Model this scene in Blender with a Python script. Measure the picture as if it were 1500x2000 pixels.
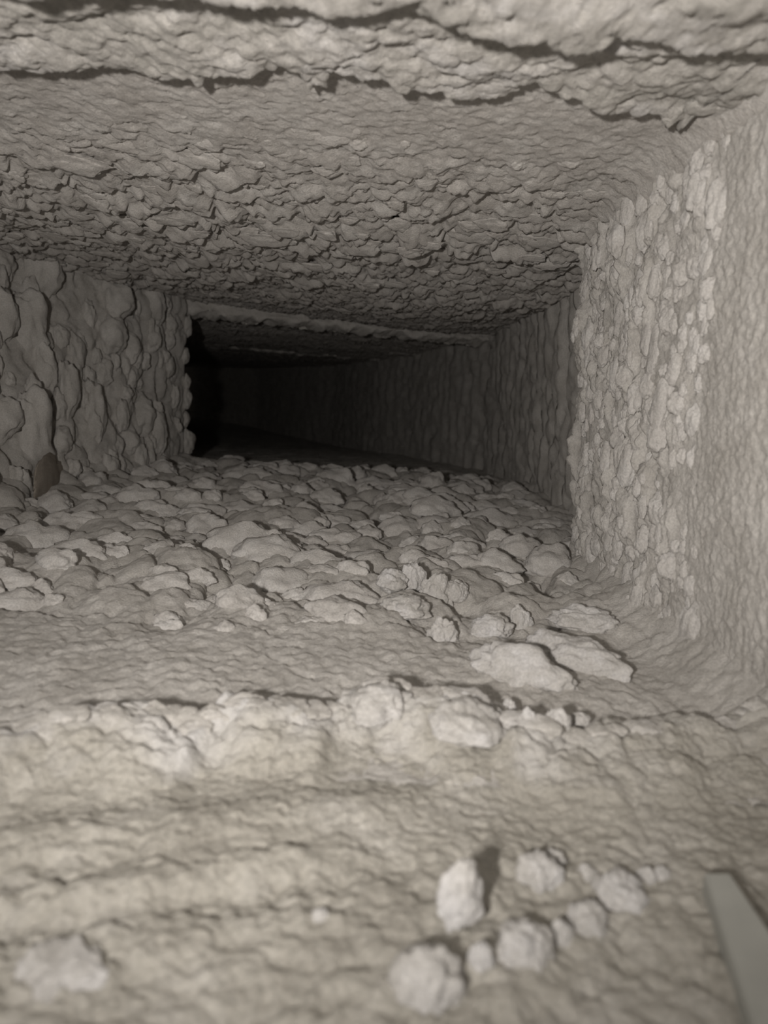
import bpy, bmesh, math, random
import numpy as np
from mathutils import Matrix, Vector, noise as mnoise

for o in list(bpy.data.objects):
    bpy.data.objects.remove(o)
scene = bpy.context.scene
COL = scene.collection

# ------------------------------------------------------------------ camera
FPX = 1400.0
TH = math.atan(.065)
PITCH = math.atan(228 * math.cos(TH) / FPX)
CF = np.array([0, math.cos(PITCH), -math.sin(PITCH)])
CU0 = np.array([0, math.sin(PITCH), math.cos(PITCH)])
CR0 = np.array([1., 0, 0])
CR = CR0 * math.cos(TH) + CU0 * math.sin(TH)
CU = -CR0 * math.sin(TH) + CU0 * math.cos(TH)
CC = np.array([0, 0, .2])
cam_d = bpy.data.cameras.new('camera')
cam = bpy.data.objects.new('camera', cam_d)
COL.objects.link(cam)
cam.matrix_world = Matrix(((CR[0], CU[0], -CF[0], CC[0]), (CR[1], CU[1], -CF[1], CC[1]), (CR[2], CU[2], -CF[2], CC[2]), (0, 0, 0, 1)))
cam_d.sensor_fit = 'VERTICAL'
cam_d.sensor_height = 34.6
cam_d.sensor_width = 25.95
cam_d.lens = 34.6 * FPX / 2000
cam_d.clip_start = .01
cam_d.clip_end = 50
cam_d.dof.use_dof = True
cam_d.dof.focus_distance = .78
cam_d.dof.aperture_fstop = 7.2
scene.camera = cam

# ------------------------------------------------------------------ world, lamp, exposure
world = bpy.data.worlds.new('World')
scene.world = world
world.use_nodes = True
bg = world.node_tree.nodes['Background']
bg.inputs[0].default_value = (1, .97, .94, 1)
bg.inputs[1].default_value = .14
ld = bpy.data.lights.new('work_lamp', 'SPOT')
ld.energy = 13
ld.spot_size = math.radians(109)
ld.spot_blend = 1.0
ld.color = (1, .95, .90)
ld.shadow_soft_size = .011
lamp = bpy.data.objects.new('work_lamp', ld)
COL.objects.link(lamp)
lamp.location = (-.085, -.09, .215)
lamp.rotation_euler = (math.radians(99), 0, math.radians(-5))
vs = scene.view_settings
vs.view_transform = 'Standard'
vs.look = 'None'
vs.gamma = 1
vs.use_curve_mapping = False
vs.exposure = .36

# ------------------------------------------------------------------ maths helpers
def unproj(x, y, z):
    d = CF + CR * (x - 750) / FPX + CU * (1000 - y) / FPX
    return CC + d * ((z - .2) / d[2])

def sstep(a, b, x):
    t = np.clip((x - a) / (b - a), 0, 1)
    return t * t * (3 - 2 * t)

_rng = np.random.RandomState(7)
PERM = _rng.permutation(4096).astype(np.int64)
RND = _rng.rand(4096, 4)
GA = _rng.rand(4096) * 2 * math.pi
GX, GY = np.cos(GA), np.sin(GA)

def hsh(i, j, s):
    return PERM[(PERM[(PERM[(i + 977 * s) & 4095] + j) & 4095] + s * 131) & 4095]

def gnoise(x, y, s=0):
    xi = np.floor(x).astype(np.int64); yi = np.floor(y).astype(np.int64)
    fx = x - xi; fy = y - yi
    ux = fx * fx * fx * (fx * (fx * 6 - 15) + 10); uy = fy * fy * fy * (fy * (fy * 6 - 15) + 10)
    def g(di, dj):
        h = hsh(xi + di, yi + dj, s)
        return GX[h] * (fx - di) + GY[h] * (fy - dj)
    a = g(0, 0); b = g(1, 0); c = g(0, 1); d = g(1, 1)
    return 1.5 * ((a + (b - a) * ux) + ((c + (d - c) * ux) - (a + (b - a) * ux)) * uy)

def fbm(x, y, s=0, o=4, g=.5):
    r = 0; a = 1.; f = 1.
    for k in range(o):
        r = r + a * gnoise(x * f + 17.3 * k, y * f - 9.1 * k, s + k)
        a *= g; f *= 2.03
    return r

def billow(x, y, s=0, o=3, g=.5):
    r = 0; a = 1.; f = 1.
    for k in range(o):
        r = r + a * (1 - 2.2 * np.abs(gnoise(x * f + 5.7 * k, y * f + 3.3 * k, s + k)))   # puffy domes need inverted sign later
        a *= g; f *= 2.1
    return -r

def cells(x, y, s=0):
    xi = np.floor(x).astype(np.int64); yi = np.floor(y).astype(np.int64)
    f1 = np.full(x.shape, 9.); f2 = np.full(x.shape, 9.)
    rid = np.zeros(x.shape); dx = np.zeros(x.shape); dy = np.zeros(x.shape)
    for di in (-1, 0, 1):
        for dj in (-1, 0, 1):
            h = hsh(xi + di, yi + dj, s)
            ex = x - (xi + di + .5 + (RND[h, 0] - .5) * .9)
            ey = y - (yi + dj + .5 + (RND[h, 1] - .5) * .9)
            d = np.sqrt(ex * ex + ey * ey)
            m = d < f1
            f2 = np.where(m, f1, np.minimum(f2, d))
            f1 = np.where(m, d, f1)
            rid = np.where(m, RND[h, 2], rid); dx = np.where(m, ex, dx); dy = np.where(m, ey, dy)
    return f1, f2, rid, dx, dy

def scales(a, b, ca, cb, s, tilt=.9, jag=.35, w=.4):
    """overlapping crust scales, highest at their far edge (+b)"""
    wa = a + jag * ca * fbm(a / ca * 1.3, b / cb * 1.3, s + 11, 3, .55)
    wb = b + jag * cb * fbm(a / ca * 1.3 + 40, b / cb * 1.3, s + 21, 3, .55)
    f1, f2, r, dx, dy = cells(wa / ca, wb / cb, s)
    e = sstep(0, w, f2 - f1)
    return e * (.3 + .7 * r) * np.clip(.75 + tilt * dy, .08, 1.6) * np.clip(1.25 - 1.1 * f1 * f1, .2, 2)

def puffs(a, b, ca, cb, s, tilt=.25, jag=.18, dens=1.):
    """rounded puffs that meet in creases"""
    x = (a + jag * ca * fbm(a / ca * 1.1, b / cb * 1.1, s + 11, 2, .5)) / ca
    y = (b + jag * cb * fbm(a / ca * 1.1 + 40, b / cb * 1.1, s + 21, 2, .5)) / cb
    xi = np.floor(x).astype(np.int64); yi = np.floor(y).astype(np.int64)
    out = np.zeros(x.shape)
    for di in (-1, 0, 1):
        for dj in (-1, 0, 1):
            h = hsh(xi + di, yi + dj, s)
            r = (.42 + .5 * RND[h, 2]) * dens
            ex = (x - (xi + di + .5 + (RND[h, 0] - .5) * .9)) / r
            ey = (y - (yi + dj + .5 + (RND[h, 1] - .5) * .9)) / r
            d = np.clip(1 - ex * ex - ey * ey, 0, 1)
            out = np.maximum(out, d ** np.clip(.55 - .9 * tilt * ey, .32, 1.6) * (.45 + .8 * RND[h, 2]) * (1 + tilt * ey))
    return out

def polyl(px, xs):
    p = np.array(sorted(px))
    return np.interp(xs, p[:, 0], p[:, 1])

# ------------------------------------------------------------------ materials
def new_mat(name):
    m = bpy.data.materials.new(name); m.use_nodes = True
    nt = m.node_tree
    return m, nt, nt.nodes['Principled BSDF']

def dust_mat(name, c0, c1, c2, mot=26, grain=520, bump=.75, dist=.0020, pale=None):
    m, nt, bs = new_mat(name)
    N = nt.nodes.new; L = nt.links.new
    geo = N('ShaderNodeNewGeometry')
    n1 = N('ShaderNodeTexNoise'); n1.inputs['Scale'].default_value = mot; n1.inputs['Detail'].default_value = 6; n1.inputs['Roughness'].default_value = .65
    L(geo.outputs['Position'], n1.inputs['Vector'])
    cr = N('ShaderNodeValToRGB')
    e = cr.color_ramp.elements
    e[0].position = .34; e[0].color = (*c0, 1)
    e[1].position = .68; e[1].color = (*c2, 1)
    k = e.new(.5); k.color = (*c1, 1)
    L(n1.outputs['Fac'], cr.inputs['Fac'])
    n2 = N('ShaderNodeTexNoise'); n2.inputs['Scale'].default_value = grain; n2.inputs['Detail'].default_value = 5; n2.inputs['Roughness'].default_value = .7
    L(geo.outputs['Position'], n2.inputs['Vector'])
    mr = N('ShaderNodeMapRange'); mr.inputs[1].default_value = .3; mr.inputs[2].default_value = .7; mr.inputs[3].default_value = .76; mr.inputs[4].default_value = 1.16
    L(n2.outputs['Fac'], mr.inputs[0])
    mx = N('ShaderNodeMix'); mx.data_type = 'RGBA'; mx.blend_type = 'MULTIPLY'; mx.inputs['Factor'].default_value = 1
    L(cr.outputs['Color'], mx.inputs[6]); L(mr.outputs[0], mx.inputs[7])
    out = mx.outputs[2]
    if pale:
        at = N('ShaderNodeAttribute'); at.attribute_name = 'pale'
        m2 = N('ShaderNodeMix'); m2.data_type = 'RGBA'; m2.inputs[7].default_value = (*pale, 1)
        L(at.outputs['Fac'], m2.inputs['Factor']); L(out, m2.inputs[6]); out = m2.outputs[2]
    L(out, bs.inputs['Base Color'])
    bp = N('ShaderNodeBump'); bp.inputs['Strength'].default_value = bump; bp.inputs['Distance'].default_value = dist
    n3 = N('ShaderNodeTexNoise'); n3.inputs['Scale'].default_value = grain * .3; n3.inputs['Detail'].default_value = 3; n3.inputs['Roughness'].default_value = .6
    L(geo.outputs['Position'], n3.inputs['Vector'])
    ma = N('ShaderNodeMath'); ma.operation = 'MULTIPLY_ADD'; ma.inputs[1].default_value = .5
    L(n3.outputs['Fac'], ma.inputs[0]); L(n2.outputs['Fac'], ma.inputs[2])
    L(ma.outputs[0], bp.inputs['Height']); L(bp.outputs['Normal'], bs.inputs['Normal'])
    bs.inputs['Roughness'].default_value = 1
    bs.inputs['Specular IOR Level'].default_value = .05
    if 'Diffuse Roughness' in bs.inputs: bs.inputs['Diffuse Roughness'].default_value = .15
    bs.inputs['Sheen Weight'].default_value = .05; bs.inputs['Sheen Roughness'].default_value = .6
    return m

M_BASE = dust_mat('dust_grey', (.50, .475, .44), (.575, .55, .515), (.65, .625, .59))
M_CEIL = dust_mat('dust_ceiling', (.52, .49, .455), (.59, .56, .525), (.66, .635, .60))
M_PALE = dust_mat('dust_pale', (.45, .43, .395), (.54, .515, .48), (.63, .61, .59), mot=22)
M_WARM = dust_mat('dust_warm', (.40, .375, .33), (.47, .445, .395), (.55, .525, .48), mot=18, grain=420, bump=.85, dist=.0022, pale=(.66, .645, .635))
M_LUMP = dust_mat('dust_lump', (.53, .505, .475), (.61, .585, .555), (.68, .66, .635), mot=30)
M_CLUMP = dust_mat('dust_clump', (.47, .45, .42), (.56, .54, .515), (.65, .635, .625), mot=40)
M_BARE = dust_mat('dust_brown', (.38, .335, .285), (.43, .38, .325), (.47, .425, .37), mot=40)
m, nt, bs = new_mat('galvanised_steel')
bs.inputs['Metallic'].default_value = .1; bs.inputs['Roughness'].default_value = .65
nz = nt.nodes.new('ShaderNodeTexNoise'); nz.inputs['Scale'].default_value = 60; nz.inputs['Detail'].default_value = 6
tc = nt.nodes.new('ShaderNodeNewGeometry'); nt.links.new(tc.outputs['Position'], nz.inputs['Vector'])
rp = nt.nodes.new('ShaderNodeValToRGB'); rp.color_ramp.elements[0].color = (.34, .34, .315, 1); rp.color_ramp.elements[1].color = (.45, .45, .415, 1)
nt.links.new(nz.outputs['Fac'], rp.inputs['Fac']); nt.links.new(rp.outputs['Color'], bs.inputs['Base Color'])
M_METAL = m

# ------------------------------------------------------------------ object helpers
def grid_obj(name, P, mat, flip=False, parent=None):
    nr, nc = P.shape[:2]
    me = bpy.data.meshes.new(name)
    me.vertices.add(nr * nc)
    me.vertices.foreach_set('co', P.reshape(-1).astype(np.float32))
    i = np.arange(nr - 1)[:, None] * nc + np.arange(nc - 1)[None, :]
    q = np.stack([i, i + 1, i + nc + 1, i + nc], -1) if not flip else np.stack([i, i + nc, i + nc + 1, i + 1], -1)
    q = q.reshape(-1, 4)
    nf = len(q)
    me.loops.add(nf * 4); me.polygons.add(nf)
    me.loops.foreach_set('vertex_index', q.reshape(-1).astype(np.int32))
    me.polygons.foreach_set('loop_start', (np.arange(nf) * 4).astype(np.int32))
    me.polygons.foreach_set('use_smooth', np.ones(nf, dtype=bool))
    me.update(calc_edges=True)
    me.materials.append(mat)
    o = bpy.data.objects.new(name, me)
    COL.objects.link(o)
    o.parent = parent
    return o

def tag(o, label=None, cat=None, group=None, kind=None):
    if label: o['label'] = label
    if cat: o['category'] = cat
    if group: o['group'] = group
    if kind: o['kind'] = kind
    return o

# ------------------------------------------------------------------ the duct in plan (rings near to far)
#        L top          L bottom        R top          R bottom        ztop  zbot
RINGS = [
    ((-.80, .10), (-.62, .10), (.205, .10), (.225, .10), .400, .0),
    ((-.74, .47), (-.60, .47), (.205, .47), (.232, .47), .400, .0),
    ((-.70, .86), (-.565, .86), (.210, .87), (.243, .87), .400, .0),
    ((-.655, 1.215), (-.53, 1.215), (.285, 1.24), (.318, 1.24), .400, .0),
    ((-.56, 1.45), (-.50, 1.45), (.282, 1.55), (.325, 1.55), .400, .0),
    ((-.505, 1.70), (-.50, 1.72), (.270, 2.02), (.285, 2.06), .398, .0),
    ((-.56, 1.79), (-.56, 1.79), (.20, 2.35), (.20, 2.35), .385, -.012),
    ((-.78, 2.0), (-.78, 2.0), (.084, 2.8), (.084, 2.8), .366, -.034),
    ((-1.0, 2.4), (-1.0, 2.4), (-.05, 3.2), (-.05, 3.2), .358, -.055),
    ((-1.35, 3.3), (-1.35, 3.3), (-.33, 4.2), (-.33, 4.2), .358, -.105),
    ((-2.2, 5.0), (-2.2, 5.0), (-1.1, 6.0), (-1.1, 6.0), .358, -.14),
    ((-4.4, 7.4), (-4.4, 7.4), (-2.9, 8.4), (-2.9, 8.4), .358, -.14),
]
RV = np.array([r[3][1] for r in RINGS])   # ring parameter v

def ring(k, v, ax):
    return np.interp(v, RV, np.array([r[k][ax] for r in RINGS]))

def ringz(k, v):
    return np.interp(v, RV, np.array([r[k] for r in RINGS]))

def rows(v0, v1, rate):
    n = int(math.log(v1 / v0) / rate)
    return v0 * (v1 / v0) ** (np.arange(n + 1) / n)

# right edges used by floor and ceiling run past the walls (the wall face hides them)
def widths(v, top):
    kL, kR = (0, 2) if top else (1, 3)
    lx = ring(kL, v, 0) - .04; ly = ring(kL, v, 1)
    step = np.where(v < 1.3, .33, 0)
    rx = np.maximum(ring(kR, v, 0) + .04, step); ry = ring(kR, v, 1)
    return lx, ly, rx, ry

# ---- relief of each surface; X, Y in metres on the plan
def floor_h(X, Y):
    far = sstep(.44, .64, Y) * (1 - .75 * sstep(1.55, 1.95, Y))
    warp = .05 * fbm(X * 6, Y * 4, 3, 2)
    big = puffs(X, Y + warp, .080, .085, 31, .38, .3)
    mid = puffs(X, Y, .034, .044, 32, .35, .3)
    h = far * (.019 * big + .011 * mid)
    h += .0035 * fbm(X * 9, Y * 9, 35, 3) * sstep(.4, .7, Y)
    near = 1 - sstep(.55, .85, Y)
    h += near * (.0016 * fbm(X * 30, Y * 18, 36, 3) + .0014 * puffs(X, Y, .009, .010, 37))
    h += .0011 * fbm(X * 150, Y * 110, 39, 3)
    # dust banked up along the two side walls
    rx = ring(3, Y, 0); lx = ring(1, Y, 0)
    h += .022 * (1 - sstep(.42, .66, Y))
    h += .028 * np.clip(1 - (rx - X) / .045, 0, 1) ** 2 * (1 - sstep(.72, .86, Y)) + .02 * np.clip(1 - (X - lx) / .08, 0, 1) ** 2
    return h

def ceil_h(X, Y):
    g = sstep(.54, .86, Y + .03 * fbm(X * 8, Y * 5, 41, 2) + .12 * np.clip(-X - .1, 0, .4))
    fade = 1 - .55 * sstep(1.3, 1.75, Y)
    big = scales(X, Y, .058, .060, 42, .9, .4, .4)
    mid = puffs(X, Y, .026, .036, 43, .5, .35)
    sml = puffs(X, Y, .010, .014, 44, .4, .3)
    h = fade * g * (.012 * big + .0075 * mid) + (.0011 + .0022 * g) * sml
    h += .005 * fbm(X * 5, Y * 5, 45, 2) * sstep(.5, .8, Y)
    h += .0009 * fbm(X * 170, Y * 120, 46, 3)
    # sag towards the middle of the span
    h += .022 * np.exp(-((X - .02) / .28) ** 2) * sstep(.7, 1.6, Y) * (1 - sstep(1.9, 2.2, Y))
    rx = ring(2, Y, 0)
    h += .02 * np.clip(1 - (rx - X) / .035, 0, 1) ** 2 * (1 - sstep(.72, .86, Y))
    return h

def wall_h(z, b, kind):
    if kind == 'left':
        f = sstep(.5, .9, b)
        h = f * (.012 * puffs(z, b, .11, .058, 51, .4, .4) + .006 * puffs(z, b, .032, .028, 52, .3, .3))
        h += .005 * fbm(z * 7, b * 10, 53, 3) + .0009 * fbm(z * 90, b * 90, 54, 3)
    elif kind == 'right':
        f = sstep(.475, .62, b + .02 * fbm(z * 9, b * 9, 61, 2))
        f = f * (.3 + .7 * sstep(-.25, .35, fbm(z * 9, b * 22, 68, 2)))
        h = f * (.0075 * puffs(z, b, .036, .017, 62, .2, .35) + .005 * puffs(z, b, .013, .010, 63, .2, .3) + .0035 * fbm(z * 5, b * 60, 67, 2))
        h += .0035 * fbm(z * 9, b * 30, 64, 3) * (.3 + f) + .0010 * fbm(z * 140, b * 160, 65, 3) + .0006 * puffs(z, b, .006, .006, 66)
    else:
        h = .009 * puffs(z, b, .07, .03, 71, .4, .3) + .004 * puffs(z, b, .025, .018, 73) + .004 * fbm(z * 6, b * 26, 72, 3)
    return h

# ------------------------------------------------------------------ floor and ceiling
def slab(name, top, v0, v1, rate, nc, mat):
    v = np.concatenate([rows(v0, 2.05, rate), rows(2.05, v1, .006)[1:]])
    lx, ly, rx, ry = widths(v, top)
    s = np.linspace(0, 1, nc)[None, :]
    X = lx[:, None] + (rx - lx)[:, None] * s
    Y = ly[:, None] + (ry - ly)[:, None] * s
    V = np.repeat(v[:, None], nc, 1)
    if top:
        h = ceil_h(X, np.where(V < 2.05, Y, V)); Z = ringz(4, V) - h
    else:
        h = floor_h(X, np.where(V < 2.05, Y, V)); Z = ringz(5, V) + h
    lean = .55 if top else .35
    P = np.stack([X, Y + lean * h, Z], -1)
    o = grid_obj(name, P, mat, flip=top)
    tag(o, kind='structure')
    return o

floor = slab('floor', False, .30, RV[-1], .0040, 600, M_BASE)
ceiling = slab('ceiling', True, .30, RV[-1], .0036, 620, M_CEIL)
# plain duct sheet under the first metre's crust, so that the duct has a mouth
def wall(name, side, v, nz, mat, kind, extra=None):
    kT, kB = (0, 1) if side == 'L' else (2, 3)
    t = np.linspace(-.02, 1.02, nz)[None, :]
    tx, ty, bx, by = ring(kT, v, 0), ring(kT, v, 1), ring(kB, v, 0), ring(kB, v, 1)
    if kind == 'right':   # the near panel keeps its own line up to its end
        tx = np.interp(v, [.1, .47, .87], [.205, .205, .211]); bx = np.interp(v, [.1, .47, .87], [.225, .232, .243]); ty = by = v
    if kind == 'bend':
        m = v < 1.24
        tx = np.where(m, .286, tx); bx = np.where(m, .318, bx)
    X = bx[:, None] + (tx - bx)[:, None] * t; Y = by[:, None] + (ty - by)[:, None] * t
    zt = ringz(4, v)[:, None]; zb = ringz(5, v)[:, None]
    Z = zb + (zt - zb) * t
    d = np.stack([np.gradient(X[:, nz // 2]), np.gradient(Y[:, nz // 2])], -1)
    d /= np.linalg.norm(d, axis=1)[:, None]
    n = np.stack([d[:, 1], -d[:, 0]], -1) * (1 if side == 'L' else -1)
    b = np.concatenate([[0], np.cumsum(np.hypot(np.diff(X[:, nz // 2]), np.diff(Y[:, nz // 2])))]) + v[0]
    h = wall_h(Z, np.repeat(b[:, None], nz, 1), kind)
    lean = .5 if side == 'L' else .25
    X = X + n[:, 0:1] * h + d[:, 0:1] * lean * h; Y = Y + n[:, 1:2] * h + d[:, 1:2] * lean * h
    P = np.stack([X, Y, Z], -1)
    if extra is not None:   # return edge at the end of the near panel
        ks = np.linspace(0, 1, 24)[1:, None]
        last = P[-1]
        ex = []
        for k in ks[:, 0]:
            e = last.copy()
            e[:, 0] += extra[0] * (1 - math.cos(k * math.pi / 2)); e[:, 1] += extra[1] * math.sin(k * math.pi / 2)
            e[:, 0] += .003 * fbm(e[:, 2] * 40, e[:, 1] * 40 + k, 90, 3)
            ex.append(e)
        P = np.concatenate([P, np.array(ex)], 0)
    o = grid_obj(name, P, mat, flip=(side == 'R'))
    tag(o, kind='structure')
    return o, P

vL = np.concatenate([rows(.10, .85, .02), rows(.85, 2.06, .0045)[1:], rows(2.06, RV[-1], .02)[1:]])
wall_left, PL = wall('wall_left', 'L', vL, 210, M_BASE, 'left')
vR = np.concatenate([rows(.10, .30, .012), rows(.30, .868, .0034)[1:]])
wall_right, PR = wall('wall_right', 'R', vR, 460, M_BASE, 'right', extra=(.09, .035))
vB = np.concatenate([rows(.88, 2.06, .007), rows(2.06, RV[-1], .008)[1:]])
wall_bend, PB = wall('wall_far', 'R', vB, 200, M_BASE, 'bend')
# added cap keeping ambient light out of the far end; duct itself runs on
zz = np.linspace(-.2, .42, 30); xx = np.linspace(-4.6, -2.7, 60)
XX, ZZ = np.meshgrid(xx, zz)
end_light_block = grid_obj('end_light_block', np.stack([XX, 7.35 + (XX + 4.4) * .667 + .01 * fbm(XX * 8, ZZ * 8, 5), ZZ], -1), M_BASE)
tag(end_light_block, kind='structure')

# ------------------------------------------------------------------ transverse joints of the far duct
def joint(name, A, Bp, ztop, zbot, drop, side, wid, seed, down=True):
    """dusty flange hanging from the ceiling from A to Bp, then running down the right wall"""
    A = np.array(A); Bp = np.array(Bp)
    n1, n2 = 420, (160 if down else 0)
    ax = (Bp - A) / np.linalg.norm(Bp - A); fw = np.array([-ax[1], ax[0]])
    ph = np.linspace(0, math.pi, 26)
    base = []; inn = []
    for t in np.linspace(0, 1, n1):
        q = A + (Bp - A) * t
        base.append((q[0], q[1], ztop + .012)); inn.append((0, 0, -1, drop + .012))
    for t in np.linspace(0, 1, n2 + 1)[1:] if n2 else []:
        base.append((Bp[0] + .012 * t ** .2, Bp[1], ztop + .012 + (zbot - ztop) * t)); inn.append((-ax[0], -ax[1], 0, side + .012))
    base = np.array(base); inn = np.array(inn)
    u = np.arange(len(base)) * .0025
    P = []
    for f in ph:
        nn = .009 * fbm(u * 18, u * 0 + f * 1.3, seed, 4, .6) + .006 * np.abs(gnoise(u * 22, u * 0 + f, seed + 4))
        k = math.sin(f) ** .8
        dd = inn[:, 3] * k + nn * k
        off = -math.cos(f) * wid
        # a fold half way up the face
        off += .012 * math.sin(f * 5)
        p = base + inn[:, :3] * dd[:, None] + np.concatenate([fw, [0]])[None, :] * (off + .004 * fbm(u * 30, u * 0 + f * 2, seed + 9, 3))[:, None]
        P.append(p)
    o = grid_obj(name, np.array(P), M_BASE)
    return tag(o, kind='structure')

joint('trim_1', (-.60, 1.735), (.285, 2.10), .40, 0., .042, .010, .055, 401)
joint('trim_2', (-.80, 2.40), (.10, 2.80), .372, -.03, .012, .006, .05, 411)
joint('trim_3', (-1.0, 2.9), (-.04, 3.2), .362, -.05, .012, .006, .05, 421)

# ------------------------------------------------------------------ lips of dust at the duct joints
def jag(xs, amp, f, s):
    return amp * (fbm(xs * f, xs * 0 + s, s, 5, .62))

def lip(name, pts, zlip, y0, label, seed, mat, thick, x0=-.80, x1=.26, nc=1300, nr=64, prof=None):
    xs = np.linspace(x0, x1, nc)
    w = np.array([unproj(px, py, zlip)[:2] for px, py in pts])
    ye = polyl(w.tolist(), xs) + jag(xs, .0035, 60, seed)
    t = np.linspace(0, 1, nr)[:, None] ** .8
    Y = y0 + (ye[None, :] - y0) * t
    X = np.repeat(xs[None, :], nr, 0)
    q = ye[None, :] - Y
    under = zlip - .004 * fbm(X * 14, Y * 14, seed, 3) - .003 * puffs(X, Y, .034, .03, seed + 1, .3, .35) - .002 * puffs(X, Y, .009, .010, seed + 2) - .0008 * fbm(X * 160, Y * 140, seed + 3, 3)
    under += .004 * np.exp(-q / .004)
    P = [np.stack([X, Y, under], -1)]
    # broken edge: up and back in under the rim
    for k in np.linspace(0, 1, 9)[1:]:
        yb = ye - .0030 * k + .002 * math.sin(k * 3.1) + .0008 * fbm(xs * 150, xs * 0 + 9 * k, seed + 5, 2)
        P.append(np.stack([xs, yb, under[-1] + (thick) * k], -1)[None])
    o = grid_obj(name, np.concatenate(P, 0), mat, flip=True)
    return tag(o, label, 'dust')

lip1 = [(-500, 120), (0, 130), (60, 128), (100, 140), (190, 138), (290, 150), (375, 150), (392, 165), (405, 142), (470, 138), (495, 145), (555, 128), (590, 150), (606, 172), (640, 176), (648, 148), (740, 152), (770, 168), (855, 178), (890, 195), (965, 198), (990, 178), (1040, 168), (1080, 188), (1130, 192), (1165, 215), (1240, 232), (1285, 228), (1300, 250), (1318, 258), (1330, 235), (1365, 218), (1420, 230), (1480, 240), (1600, 240)]
ledge_far = lip('dust_ledge', lip1, .389, .335, 'jagged grey dust ledge with black crack along the ceiling joint, farther of two', 201, M_PALE, .022)
lip2 = [(-600, -70), (0, -25), (350, 0), (480, 8), (600, 20), (670, 44), (720, 30), (790, 42), (850, 45), (900, 62), (960, 70), (1010, 82), (1090, 90), (1130, 108), (1160, 104), (1200, 80), (1270, 92), (1330, 112), (1500, 118), (1700, 118)]
lip('dust_ledge', lip2, .374, .10, 'pale blurred dust ledge overhead at the top edge, nearest the viewer', 231, M_PALE, .024, nr=50)

# ------------------------------------------------------------------ dust bank across the floor in front
BANK_PX = [(-300, 1500), (-100, 1465), (0, 1448), (60, 1432), (130, 1400), (200, 1383), (260, 1380), (330, 1392), (400, 1398), (440, 1375), (560, 1372), (640, 1378), (690, 1352), (740, 1342), (800, 1366), (870, 1362), (930, 1356), (968, 1378), (990, 1402), (1060, 1420), (1150, 1425), (1210, 1405), (1290, 1395), (1380, 1392), (1500, 1398), (1700, 1398)]
BW = np.array([unproj(px, py, .034)[:2] for px, py in BANK_PX])

def bank_edge(xs):
    return polyl(BW.tolist(), xs) + jag(xs, .004, 34, 301)

def bank_z(X, Y):
    q = bank_edge(X) - Y
    crest = .009 * np.exp(-((q - .016) / .022) ** 2) * (1 - .6 * sstep(.08, .14, X))
    z = .022 + crest
    # oblique folds running from lower left towards the ridge
    o = Y - .32 * X
    z += .0045 * np.exp(-((o - .286) / .016) ** 2) * (1 - sstep(.0, .05, X)) - .0015 * np.exp(-((o - .312) / .014) ** 2) * (1 - sstep(.02, .06, X))
    z += .004 * np.exp(-((o - .252) / .010) ** 2) * (1 - sstep(-.04, .02, X)) - .003 * np.exp(-((o - .240) / .008) ** 2) * (1 - sstep(-.03, .03, X))
    puff = 1 - sstep(.03, .085, q)
    z += puff * (.008 * puffs(X, Y, .034, .030, 311, .1, .2) + .0026 * puffs(X, Y, .010, .010, 316, .0, .15))
    near = 1 - sstep(.22, .30, Y - .12 * X)
    z += near * (.0020 * puffs(X, Y, .018, .017, 312, .1, .25) + .0020 * puffs(X, Y, .008, .008, 313, .0, .15))
    z += .0020 * fbm(X * 16, Y * 16, 314, 2) + .0010 * puffs(X, Y, .0048, .0048, 317, .1, .25) + .0008 * fbm(X * 160, Y * 160, 315, 3, .6)
    rx = np.interp(Y, [.1, .47], [.225, .232])
    z += .02 * np.clip(1 - (rx - X) / .04, 0, 1) ** 2 * sstep(.28, .36, Y)
    return z

def build_bank():
    xs = np.linspace(-.66, .25, 900)
    xs = np.sign(xs) * np.abs(xs) ** 1.0
    ye = bank_edge(xs)
    t = (np.linspace(0, 1, 330)[:, None]) ** .85
    Y = .10 + (ye[None, :] - .10) * t
    X = np.repeat(xs[None, :], 330, 0)
    P = [np.stack([X, Y, bank_z(X, Y)], -1)]
    last = P[0][-1]
    for k in np.linspace(0, 1, 14)[1:]:
        e = last.copy()
        e[:, 2] = last[:, 2] * math.cos(k * math.pi / 2) - .001 * k
        e[:, 1] = last[:, 1] + .010 * math.sin(k * math.pi * .5) * 1.6 + .003 * fbm(xs * 70, xs * 0 + k * 2, 320, 3) * math.sin(k * 3)
        P.append(e[None])
    PP = np.concatenate(P, 0)
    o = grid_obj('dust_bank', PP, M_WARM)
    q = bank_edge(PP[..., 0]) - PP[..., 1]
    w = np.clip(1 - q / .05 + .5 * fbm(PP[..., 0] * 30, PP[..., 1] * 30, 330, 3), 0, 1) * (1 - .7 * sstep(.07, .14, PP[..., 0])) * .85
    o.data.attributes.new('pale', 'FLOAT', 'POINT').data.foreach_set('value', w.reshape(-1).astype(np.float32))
    return tag(o, 'broad pale dust bank with fluffy ridge filling the floor nearest the viewer', 'dust')

bank = build_bank()

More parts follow.
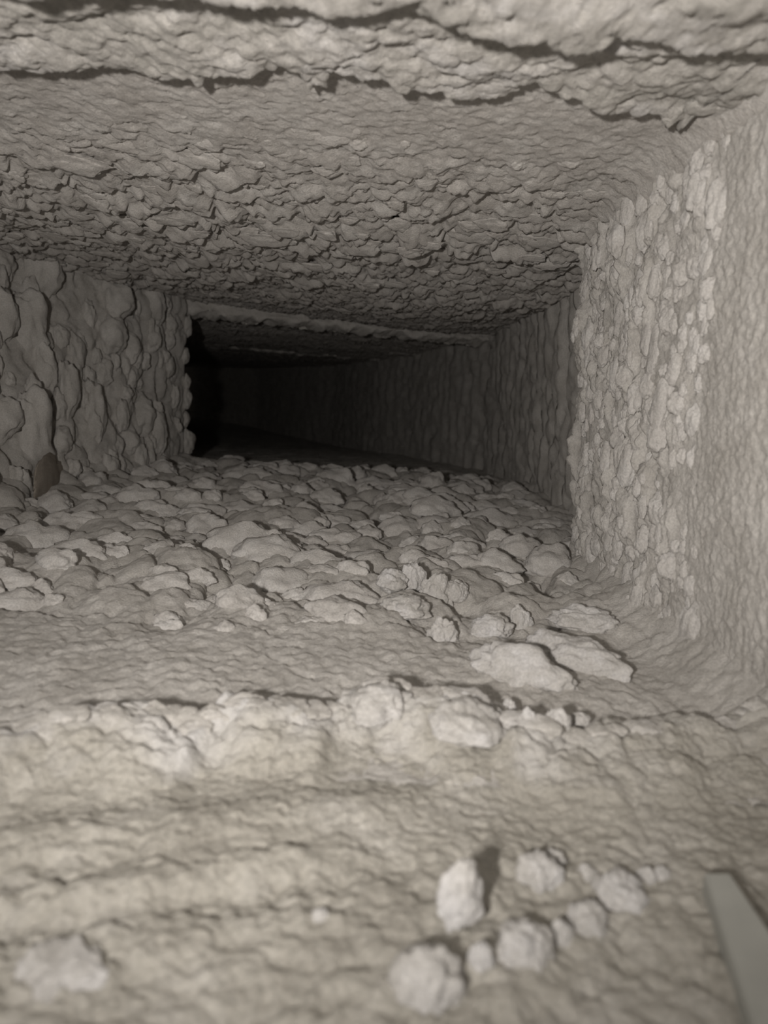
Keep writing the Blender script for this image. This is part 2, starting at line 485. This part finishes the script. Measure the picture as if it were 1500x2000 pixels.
# ------------------------------------------------------------------ lump shapes
def lump_mesh(name, seed, sub=4, tilt=.3, rough=1.):
    bm = bmesh.new()
    bmesh.ops.create_icosphere(bm, subdivisions=sub, radius=1)
    off = Vector((seed * 7.31, seed * 3.77, seed * 1.93))
    for v in bm.verts:
        p = v.co.copy()
        r = 1 + rough * (.34 * mnoise.noise(p * 1.1 + off) + .20 * mnoise.noise(p * 2.1 + off * 2))
        r += rough * (.26 * abs(mnoise.noise(p * 2.4 + off)) + .13 * abs(mnoise.noise(p * 5 + off)) + .05 * abs(mnoise.noise(p * 10.5 + off)) - .07) + .02 * mnoise.noise(p * 9 + off) + .012 * mnoise.noise(p * 19 + off)
        q = p * r
        # flattened dome that is highest and overhanging at its far edge (+y)
        z = q.z
        z = z * .9 if z > 0 else z * .55
        z *= 1 - .6 * tilt + tilt * q.y
        v.co = Vector((q.x, q.y + .22 * max(z, 0) , z))
    for f in bm.faces: f.smooth = True
    me = bpy.data.meshes.new(name); bm.to_mesh(me); bm.free()
    return me

VAR = {}
def variants(mat, n=9, sub=4, seed0=0, tilt=.3, rough=1.):
    out = []
    for k in range(n):
        me = lump_mesh('dust_lump', seed0 + k + 1, sub, tilt, rough); me.materials.append(mat); out.append(me)
    return out
LM = variants(M_BASE, 12, 4, 0, .08, .9); LF = variants(M_LUMP, 12, 4, 200, .18, .9); LC = variants(M_CEIL, 12, 4, 20, .45); LW = variants(M_LUMP, 9, 4, 40, .05)

def frame_obj(name, me, pos, across, along, normal, sx, sy, sz, rot, parent=None):
    a = Vector(across).normalized(); n = Vector(normal).normalized(); y = n.cross(a)
    if y.dot(Vector(along)) < 0: a = -a; y = n.cross(a)
    c, s_ = math.cos(rot), math.sin(rot)
    a2 = a * c + y * s_; y2 = y * c - a * s_
    M = Matrix(((a2.x * sx, y2.x * sy, n.x * sz, pos[0]), (a2.y * sx, y2.y * sy, n.y * sz, pos[1]), (a2.z * sx, y2.z * sy, n.z * sz, pos[2]), (0, 0, 0, 1)))
    o = bpy.data.objects.new(name, me); COL.objects.link(o)
    if parent: o.parent = parent
    o.matrix_world = M
    return o

def scatter(n, region, rfun, rs, tries=40000):
    """dart throwing with a radius that depends on place"""
    pts = []
    R = random.Random(rs)
    (x0, x1), (y0, y1) = region
    for _ in range(tries):
        if len(pts) >= n: break
        x = R.uniform(x0, x1); y = y0 * (y1 / y0) ** R.random()
        r = rfun(x, y, R)
        if r <= 0: continue
        if all((x - a) ** 2 + ((y - b) * .85) ** 2 > (.76 * (r + c)) ** 2 for a, b, c in pts):
            pts.append((x, y, r))
    return pts

R = random.Random(5)
# --- floor lumps
def rf(x, y, R):
    if x < np.interp(y, [.6, 1.2, 1.8], [-.55, -.5, -.47]) or x > (.20 if y < .88 else .27): return 0
    if -.01 < x < .20 and .50 < y < .70: return 0      # kept clear for the single clumps
    k = R.random()
    return (.012 + .017 * k * k) * np.interp(y, [.48, .58, .8, 1.2, 1.8], [.4, .62, .9, 1.0, .75])
pts = scatter(300, ((-.54, .27), (.505, 1.8)), rf, 1)
for x, y, r in pts:
    z = float(floor_h(np.array([x]), np.array([y]))[0])
    asp = R.uniform(1.0, 2.0)
    frame_obj('dust_lump', R.choice(LF), (x, y, z - .002 - .1 * r), (1, 0, 0), (0, 1, 0), (0, 0, 1), r * asp, r * R.uniform(.8, 1.2), r * R.uniform(.9, 1.4), R.uniform(-.5, .5), floor)
# --- ceiling lumps
def rc(x, y, R):
    if x < np.interp(y, [.6, 1.2, 1.7], [-.68, -.63, -.5]) or x > (.19 if y < .88 else .26): return 0
    k = R.random()
    return (.007 + .012 * k * k) * np.interp(y, [.55, .75, 1.2, 1.7], [.45, .9, 1.05, .7])
pts = scatter(300, ((-.66, .26), (.58, 1.6)), rc, 2)
for x, y, r in pts:
    z = .4 - float(ceil_h(np.array([x]), np.array([y]))[0])
    asp = R.uniform(1.0, 2.0)
    frame_obj('dust_lump', R.choice(LC), (x, y, z + .002), (1, 0, 0), (0, 1, 0), (0, 0, -1), r * asp, r * R.uniform(.9, 1.3), r * R.uniform(.5, .85), R.uniform(-.6, .6), ceiling)
# --- wall lumps: (Z, row position) on the wall grid
def on_grid(P, r, c):
    nr, nc = P.shape[:2]
    r = min(max(r, 1), nr - 2); c = min(max(c, 1), nc - 2)
    tu = P[r, min(c + 4, nc - 1)] - P[r, max(c - 4, 0)]
    tv = P[min(r + 6, nr - 1), c] - P[max(r - 6, 0), c]
    return P[r, c], tu, tv

def wall_lumps(P, inward, n, vrange, zr, rfun, aspz, parent, meshes, seed, hgt):
    mid = P[:, P.shape[1] // 2, :]
    pts = scatter(n, (zr, vrange), rfun, seed)
    for z, y, r in pts:
        ri = int(np.argmin(np.abs(mid[:, 1] - y) + (np.arange(len(mid)) > len(mid) * .97) * 9)); 
        ci = int(np.argmin(np.abs(P[ri, :, 2] - z)))
        p, tu, tv = on_grid(P, ri, ci)
        nrm = np.array(inward)
        a = np.array([0, 0, 1.])
        frame_obj('dust_lump', R.choice(meshes), p - nrm * r * .1, a, (0, 1, 0), nrm, r * R.uniform(*aspz), r * R.uniform(.75, 1.0), r * R.uniform(*hgt), R.uniform(-.3, .3), parent)

def rl(z, y, R):
    if y < 1.25 and z < .06 and False: return 0
    return (.009 + .021 * R.random() ** 1.8) * np.interp(y, [.9, 1.4, 1.75], [1.05, .95, .6])
nl = np.array([.96, .28, 0.05]); nl /= np.linalg.norm(nl)
wall_lumps(PL[:np.argmax(vL > 1.98)], nl, 105, (.93, 1.70), (.02, .38), rl, (1.1, 2.5), wall_left, LM, 3, (1.0, 1.6))
def rr(z, y, R):
    k = R.random()
    return (.0045 + .0075 * k ** 3) * np.interp(y, [.45, .6, .85], [.8, 1.1, 1.0])
wall_lumps(PR[:len(vR)], np.array([-1., 0, -.03]), 280, (.50, .86), (.03, .385), rr, (1.0, 1.9), wall_right, LW, 4, (.6, 1.0))

# lumps on the inner corner where the left wall ends, and the bare brown patch low on that wall
for px, py, w in [(366, 640, 22), (362, 690, 18), (372, 770, 22), (374, 815, 20), (372, 858, 30), (360, 740, 16)]:
    e_ = PL[(vL > 1.2) & (vL < 2.2)].reshape(-1, 3) - CC
    qx = 750 + FPX * (e_ @ CR) / (e_ @ CF); qy = 1000 - FPX * (e_ @ CU) / (e_ @ CF)
    i_ = np.argmax(np.where(np.abs(qy - py) < 8, qx, -1e9))      # the wall's outermost point at this height
    p = e_[i_] + CC; r = w * 1.75 / FPX * .6
    frame_obj('dust_lump', R.choice(LM), p, (0, 0, 1), (0, 1, 0), (1, .2, 0), r * 1.4, r, r, R.uniform(-.3, .3), wall_left)
BARE = variants(M_BARE, 1, 4, 150, .0, .8)[0]
dd = PL.reshape(-1, 3) - CC
w_ = dd @ CF
ii = np.argmin(np.where(w_ > .5, np.hypot(750 + FPX * (dd @ CR) / w_ - 75, 1000 - FPX * (dd @ CU) / w_ - 940), 1e9))
frame_obj('bare_patch', BARE, PL.reshape(-1, 3)[ii] + np.array([.016, 0, 0]), (0, 0, 1), (0, 1, 0), (.97, .24, 0), .042, .10, .010, .0, wall_left)

# --- puffs along the crest of the bank and flakes on the rim of the far ledge
BL = variants(M_PALE, 8, 4, 120, .0)
for k in range(46):
    x = -.20 + .44 * (k + R.uniform(-.4, .4)) / 46
    y = float(bank_edge(np.array([x]))[0]) - R.uniform(-.004, .012)
    r = R.uniform(.006, .012) * (1 if x < .09 else .6)
    z = float(bank_z(np.array([x]), np.array([y]))[0])
    frame_obj('dust_lump', R.choice(BL), (x, y - .004, z - r * .25), (1, 0, 0), (0, 1, 0), (0, 0, 1), r * R.uniform(1, 1.6), r, r * R.uniform(.45, .7), R.uniform(-.5, .5), bank)
for k, (px, py, w, h) in enumerate([(630, 158, 40, 26), (1306, 238, 34, 44), (1365, 224, 60, 26), (1440, 225, 90, 34), (520, 132, 60, 18), (960, 186, 90, 24), (1200, 216, 80, 24), (820, 160, 110, 26)]):
    p = unproj(px, py, .388); d = float(np.dot(p - CC, CF))
    frame_obj('flake', BL[k], p - np.array([0, .006, -.003]), (1, 0, 0), (0, 1, 0), (0, 0, -1), w * d / FPX * .5, .011, h * d / FPX * .4, 0., ledge_far)

# ------------------------------------------------------------------ single clumps of dust
def surf_point(px, py, zf, z0=.02):
    z = z0
    for _ in range(12):
        p = unproj(px, py, z)
        z = .5 * z + .5 * float(zf(np.array([p[0]]), np.array([p[1]]))[0])
    p = unproj(px, py, z)
    return p

CL = variants(M_CLUMP, 8, 5, 70, .0, 1.0)
# pixel of the foot, zf, width px, height px, squash along, rot, label
def clump(px, py, w, h, zf, label, k, rot=0., group=None, deep=.9, lift=.15):
    p = surf_point(px, py, zf)
    dist = float(np.dot(p - CC, CF))
    sx = w * dist / FPX / 2 / 1.05; sz = h * dist / FPX / 2 / .9
    o = frame_obj('dust_clump', CL[k % 8], (p[0], p[1], p[2] + sz * (lift - .12)), (1, 0, 0), (0, 1, 0), (0, 0, 1), sx, sx * deep, sz, rot)
    return tag(o, label, 'dust clump', group)

B = bank_z
clump(892, 1812, 84, 160, B, 'tall pale upright dust clump with shadowed right edge, foreground', 0, .2, deep=.6, lift=.7)
clump(1025, 1868, 120, 110, B, 'rounded pale dust clump right of the tall upright clump', 1, .4)
clump(835, 1925, 150, 130, B, 'largest puffy dust clump at the bottom, below the tall upright one', 2, -.3)
clump(1080, 1686, 52, 50, B, 'small round dust ball at the back of the foreground clumps', 3)
clump(1050, 1712, 80, 70, B, 'wide dust clump just left of the small ball at the back', 4)
clump(1150, 1710, 38, 36, B, 'tiny isolated round dust ball between two foreground clumps', 5)
clump(1208, 1748, 104, 66, B, 'flat oval dust clump right of the tiny isolated ball', 6)
clump(1262, 1718, 40, 40, B, 'small dust clump behind the flat oval one, left of a pair', 7)
clump(1292, 1712, 34, 34, B, 'small dust clump behind the flat oval one, right of a pair', 1)
clump(1150, 1800, 80, 70, B, 'dust clump above and right of the rounded pale clump', 3, .8)
clump(1100, 1830, 46, 60, B, 'narrow dust clump tucked behind the rounded pale clump', 5, .3)
clump(940, 1878, 50, 60, B, 'small rough dust clump between the upright and rounded clumps', 0, 1.)
clump(625, 1790, 36, 26, B, 'small pale dust crumb alone left of the upright clump', 2)
clump(120, 1885, 160, 44, B, 'wide low dust clump at the lower left corner', 4, lift=-.3)
clump(905, 1425, 150, 80, B, 'big round dust pillow on the crest of the bank', 6, 0., lift=.25)
clump(745, 1385, 130, 80, B, 'domed whitish dust tuft at the highest point of the bank', 2, .5, lift=.25)
clump(992, 1392, 34, 52, B, 'first upright dust nub right of the big round pillow', 3)
clump(1033, 1408, 28, 48, B, 'thin dust nub second from the big round pillow', 5)
clump(1090, 1412, 50, 46, B, 'third dust nub from the big round pillow', 7)
clump(1132, 1412, 40, 36, B, 'last and lowest dust nub of the row beside the round pillow', 1)
G = floor_h
clump(850, 1172, 62, 88, G, 'egg shaped dust clump standing on the mid floor', 0, 0, deep=.7)
clump(806, 1140, 44, 70, G, 'narrow dust clump leaning at the left of the egg shaped one', 4, .3, deep=.8)
clump(765, 1142, 60, 50, G, 'curled dust clump left of the narrow leaning one', 6, -.4)
clump(890, 1160, 50, 50, G, 'dust clump tucked behind the egg shaped one at right', 1, .4)
clump(862, 1250, 62, 84, G, 'soft ragged dust clump below the egg shaped one', 3, .1, deep=.7)
clump(962, 1230, 84, 54, G, 'pale oval dust clump left of an upright rounded one', 2)
clump(1016, 1222, 46, 72, G, 'small upright dust clump right of the pale oval one', 5, 0, deep=.7)
clump(1020, 1318, 220, 90, G, 'long smooth dust slab sloping down right on the floor', 7, -.55, deep=.5, lift=.15)
clump(1120, 1292, 200, 80, G, 'upper long dust slab lying behind the smooth sloping slab', 4, -.75, deep=.45, lift=.15)
clump(790, 1192, 90, 50, G, 'low wide dust clump at the foot of the egg shaped one', 0, .1)
clump(1140, 1215, 130, 60, G, 'elongated dust clump in the right hand floor corner', 3, -.3, deep=.6)

# ------------------------------------------------------------------ bare metal flange at the lower right
def prism(name, pts, z0, z1, mat):
    bm = bmesh.new()
    a = [bm.verts.new((p[0], p[1], p[2] + z1)) for p in pts]; b = [bm.verts.new((p[0], p[1], p[2] + z0)) for p in pts]
    bm.faces.new(a); bm.faces.new(b[::-1])
    n = len(a)
    for i in range(n): bm.faces.new((a[i], b[i], b[(i + 1) % n], a[(i + 1) % n]))
    bmesh.ops.recalc_face_normals(bm, faces=bm.faces[:])
    bmesh.ops.bevel(bm, geom=bm.edges[:], offset=.0006, segments=2, affect='EDGES')
    me = bpy.data.meshes.new(name); bm.to_mesh(me); bm.free(); me.materials.append(mat)
    o = bpy.data.objects.new(name, me); COL.objects.link(o)
    return o

pl = [unproj(1378, 1690, .036), unproj(1476, 1995, .034), unproj(1560, 1995, .036), unproj(1540, 1850, .040), unproj(1428, 1690, .038)]
tag(prism('metal_flange', pl, -.016, -.003, M_METAL), 'bare dull grey metal flange edge at the lower right corner', 'metal flange')
